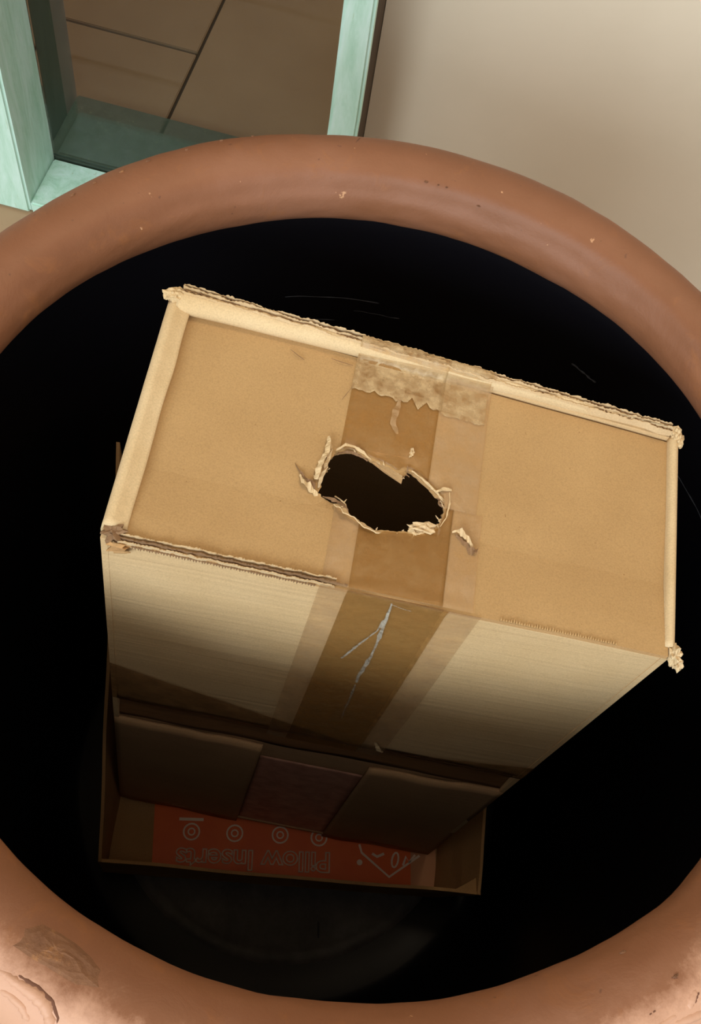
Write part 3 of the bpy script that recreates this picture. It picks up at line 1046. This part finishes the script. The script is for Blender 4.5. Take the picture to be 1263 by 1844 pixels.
def tape_front(name, s0, s1, t0, t1, mat, out, ns=14, nt=30, slant=0.0):
    vs, fs = [], []
    for i in range(ns + 1):
        for j in range(nt + 1):
            s = s0 + (s1 - s0) * i / ns
            ta = min(t0 + slant * s, t1 - 0.004) if s < 0.66 else max(t1 - 0.004 - 0.16 * (s - 0.66), t0)
            if not slant:
                ta = t0
            t = ta + (t1 - ta) * j / nt
            b = front_bow(s, t) + 0.0012 + out + 0.0004 * nz(s * 30, t * 30, out * 1e4)
            if t > 0.458:
                b = max(band_out(s, t), -0.004) + 0.001 + out
            if t > 0.545:
                b = -0.0020 + out
            if t < 0.012:
                b += 0.0016
            vs.append(front_p(s, t, b))
    for i in range(ns):
        for j in range(nt):
            a = i * (nt + 1) + j
            fs.append((a, a + nt + 1, a + nt + 2, a + 1))
    o = mk(name, vs, fs, mat, smooth=True)
    sm = o.modifiers.new('film', 'SOLIDIFY')
    sm.thickness = 0.00008
    return o


cp.append(tape_top('packing_tape', 0.364, 0.533, False, T_BROWN, 0.0005))
cp.append(tape_top('packing_tape', 0.533, 0.628, False, T_CLEAR, 0.0007))
cp.append(tape_top('packing_tape', 0.363, 0.536, False, T_CRUMPLE, 0.0016, u_stop=0.815, jag=0.03))
cp.append(tape_top('packing_tape', 0.536, 0.622, False, T_CRUMPLE, 0.0013, u_stop=0.80, jag=0.012))
cp.append(tape_top('packing_tape', 0.375, 0.588, True, T_CLEAR, 0.0005))
cp.append(tape_top('packing_tape', 0.422, 0.586, True, T_BROWN, 0.0008))
cp.append(tape_top('packing_tape', 0.585, 0.640, True, T_CLEAR, 0.0006))
cp.append(tape_front('packing_tape', 0.374, 0.590, 0.001, 0.50, T_CLEAR, 0.0002))
cp.append(tape_front('packing_tape', 0.422, 0.598, 0.001, 0.50, T_BROWN, 0.0006))
cp.append(tape_front('packing_tape', 0.598, 0.655, 0.001, 0.50, T_CLEAR, 0.0004))
cp.append(tape_front('seam_tape', 0.001, 0.999, 0.325, 0.462, T_BAND, 0.0009, ns=40, nt=12, slant=0.22))
cp.append(tape_front('packing_tape', 0.379, 0.651, 0.60, 1.010, T_PINK, 0.0002))

# creases and scratches in the front tape
for pts, wd in (([(0.502, 0.010), (0.505, 0.045), (0.500, 0.075), (0.482, 0.112), (0.470, 0.140), (0.458, 0.167)], 0.0011),
                ([(0.503, 0.020), (0.508, 0.070), (0.510, 0.104), (0.512, 0.140), (0.511, 0.167), (0.508, 0.200), (0.511, 0.229)], 0.0018),
                ([(0.511, 0.229), (0.514, 0.28), (0.516, 0.32), (0.520, 0.358)], 0.0009),
                ([(0.500, 0.012), (0.520, 0.016), (0.545, 0.018)], 0.0006)):
    P = []
    for i in range(len(pts) - 1):
        for k in range(4):
            f = k / 4
            s = pts[i][0] * (1 - f) + pts[i + 1][0] * f + 0.0022 * nz(i * 4 + k, pts[0][1] * 90, 2)
            t = pts[i][1] * (1 - f) + pts[i + 1][1] * f
            P.append(front_p(s, t, front_bow(s, t) + 0.0028))
    cp.append(shred('tape_crease', P, [wd * (0.5 + abs(nz(i * .7, wd * 1e4, 4))) for i in range(len(P))], T_WHITE, AX, th=0.0003, seed=40))
cp.append(shred('tape_crease', [sp(0.5235, 0.20, 0.0022), sp(0.516, 0.14, 0.0026), sp(0.511, 0.08, 0.0024), sp(0.507, 0.02, 0.0028)], [0.0012, 0.0022, 0.0020, 0.0012], T_CLEAR, AX, th=0.0003, seed=41))
cp.append(shred('tape_crease', [sp(0.455, 0.82, 0.0024), sp(0.452, 0.76, 0.0030), sp(0.450, 0.70, 0.0024), sp(0.462, 0.66, 0.0022)], [0.0012, 0.0026, 0.0024, 0.0010], T_CLEAR, AX, th=0.0003, seed=42))
adopt(carton, *cp)

# ------------------------------------------------------------------ open carton at the bottom
tray = empty('open_carton', (0, 0, 0.0865))
tag(tray, 'shallow open cardboard carton with an orange printed panel under the tall box', 'carton')
TP = []
bFL, bFR, bBR, bBL = V((-0.166, -0.150, 0.0880)), V((0.188, -0.0895, 0.0880)), V((0.168, 0.130, 0.0880)), V((-0.205, 0.119, 0.0880))
rFL, rFR, rBR, rBL = V((-0.1615, -0.1524, 0.1805)), V((0.2166, -0.0916, 0.1805)), V((0.198, 0.140, 0.176)), V((-0.2185, 0.142, 0.48))
Z = V((0, 0, 1))
TP.append(slab('floor_panel', lambda i, j: (bFL * (1 - i) + bFR * i) * (1 - j) + (bBL * (1 - i) + bBR * i) * j, 6, 6, 0.0028, K_TRAY, Z))


def wallp(name, a, b, c, d, n, mat=K_TRAY):
    """a-b bottom edge, d-c top edge"""
    def fn(i, j):
        p = (a * (1 - i) + b * i) * (1 - j) + (d * (1 - i) + c * i) * j
        return p + n * (0.0018 * nz(i * 4, j * 3, a.x * 30)) + Z * (0.0012 * nz(i * 8, 1, a.y * 30) * j)
    return slab(name, fn, 24, 8, 0.0032, mat, n)


TP.append(wallp('front_wall', bFL, bFR, rFR, rFL, V((0.16, -0.98, 0.1)).normalized()))
TP.append(wallp('right_wall', bFR, bBR, rBR, rFR, V((0.97, 0.1, -0.2)).normalized()))
TP.append(wallp('left_wall', bFL, bBL, rBL, rFL, V((-0.98, -0.1, -0.1)).normalized()))
TP.append(wallp('back_wall', bBL, bBR, rBR, V((-0.207, 0.126, 0.18)), V((0, 0.98, 0.1)).normalized()))
# crumpled corner tab at the front right
tv = [rFR + V((-0.030, -0.004, -0.001)), rFR + V((0, 0, 0)), rFR + V((-0.004, 0.018, -0.006)), rFR + V((-0.020, 0.006, -0.012))]
TP.append(mk('corner_tab', tv + [p - Z * 0.002 for p in tv], [(0, 1, 2, 3), (7, 6, 5, 4), (0, 4, 5, 1), (1, 5, 6, 2), (2, 6, 7, 3), (3, 7, 4, 0)], K_TRAY))

LX = V((0.976, 0.214, 0)).normalized()
LY = V((-0.214, 0.976, 0)).normalized()
zl = 0.0888
lab = [V((-0.1193, -0.1300, zl)), V((0.1869, -0.0830, zl)), V((0.1600, 0.050, zl)), V((-0.1600, 0.020, zl))]
label = mk('printed_panel', lab + [p - Z * 0.0006 for p in lab], [(0, 1, 2, 3), (7, 6, 5, 4), (0, 4, 5, 1), (1, 5, 6, 2), (2, 6, 7, 3), (3, 7, 4, 0)], ORANGE)
label['label'] = 'orange printed panel with upside-down lettering'
e0, e1 = lab[1], lab[2]
edge = [e0 - LX * 0.028, e0, e1, e1 - LX * 0.028]
edge = [p + Z * 0.0003 for p in edge]
strip = mk('lit_edge', edge + [p - Z * 0.0003 for p in edge], [(0, 1, 2, 3), (7, 6, 5, 4), (0, 4, 5, 1), (1, 5, 6, 2), (2, 6, 7, 3), (3, 7, 4, 0)], TAN_LIT)  # paler strip paints the light falling on the panel's right edge
TP += [label]
subs = [strip]

fc = bpy.data.curves.new('lettering', 'FONT')
fc.body = 'Pillow Inserts'
fc.size = 0.03
fc.fill_mode = 'NONE'
fc.bevel_depth = 0.0008
fc.bevel_resolution = 0
fc.resolution_u = 4
fc.offset = 0.0005
tmp = bpy.data.objects.new('lettering_tmp', fc)
COL.objects.link(tmp)
bpy.context.view_layer.update()
dg = bpy.context.evaluated_depsgraph_get()
me = bpy.data.meshes.new_from_object(tmp.evaluated_get(dg))
bpy.data.objects.remove(tmp, do_unlink=True)
xs = [v.co.x for v in me.vertices]
ys = [v.co.y for v in me.vertices]
sx = 0.168 / (max(xs) - min(xs))
sy = 0.0225 / (max(ys) - min(ys))
o0 = V((0.0645, -0.0715, zl + 0.0004))
for v in me.vertices:
    x, y, z = (v.co.x - min(xs)) * sx, (v.co.y - min(ys)) * sy, v.co.z * 0.5
    v.co = o0 - LX * x - LY * y + Z * z
me.materials.clear()
me.materials.append(INK)
lt = bpy.data.objects.new('lettering', me)
COL.objects.link(lt)
subs.append(lt)


def flat_line(name, pts, w, mat=INK, closed=False):
    P = [V((p[0], p[1], zl + 0.0007)) for p in pts]
    if closed:
        P = P + [P[0]]
    vs, fs = [], []
    for i, p in enumerate(P):
        t = (P[min(i + 1, len(P) - 1)] - P[max(i - 1, 0)])
        if closed and i in (0, len(P) - 1):
            t = P[1] - P[-2]
        t.normalize()
        s = t.cross(Z)
        vs += [p + s * w, p - s * w, p - s * w - Z * .0003, p + s * w - Z * .0003]
    for i in range(len(P) - 1):
        a, b = 4 * i, 4 * i + 4
        for q in range(4):
            fs.append((a + q, a + (q + 1) % 4, b + (q + 1) % 4, b + q))
    return mk(name, vs, fs, mat)


def circ(cx, cy, r, n=20):
    return [(cx + r * math.cos(2 * math.pi * k / n), cy + r * math.sin(2 * math.pi * k / n)) for k in range(n)]


for (x, y) in ((-0.0883, -0.0879), (-0.0423, -0.0781), (0.0065, -0.0677), (0.0488, -0.0600)):
    subs.append(flat_line('round_icon', circ(x, y, 0.0085), 0.0009, INK, True))
    subs.append(flat_line('round_icon', circ(x, y, 0.0036, 10), 0.0008, INK, True))
subs.append(flat_line('print_bar', [(-0.1051, -0.0782), (-0.0793, -0.0725)], 0.0016))
subs.append(flat_line('emblem', [(0.0940, -0.0560), (0.0985, -0.0640), (0.1335, -0.0815), (0.1620, -0.0515)], 0.0012))
subs.append(flat_line('emblem', circ(0.0985, -0.0745, 0.0016, 10), 0.0016, INK, True))
subs.append(flat_line('emblem', [(0.1363 + 0.0035 * math.cos(a), -0.0625 + 0.0080 * math.sin(a)) for a in np.linspace(0, 2 * math.pi, 14)[:-1]], 0.0010, INK, True))
subs.append(flat_line('emblem', [(0.110, -0.0620), (0.116, -0.0640), (0.123, -0.0590)], 0.0014))
subs.append(flat_line('emblem', [(0.146, -0.0660), (0.1475, -0.0560), (0.152, -0.0610), (0.157, -0.0520)], 0.0012))
adopt(tray, *TP)
for o in subs:
    o.parent = label            # the panel mesh carries no offset of its own, so its print stays in place
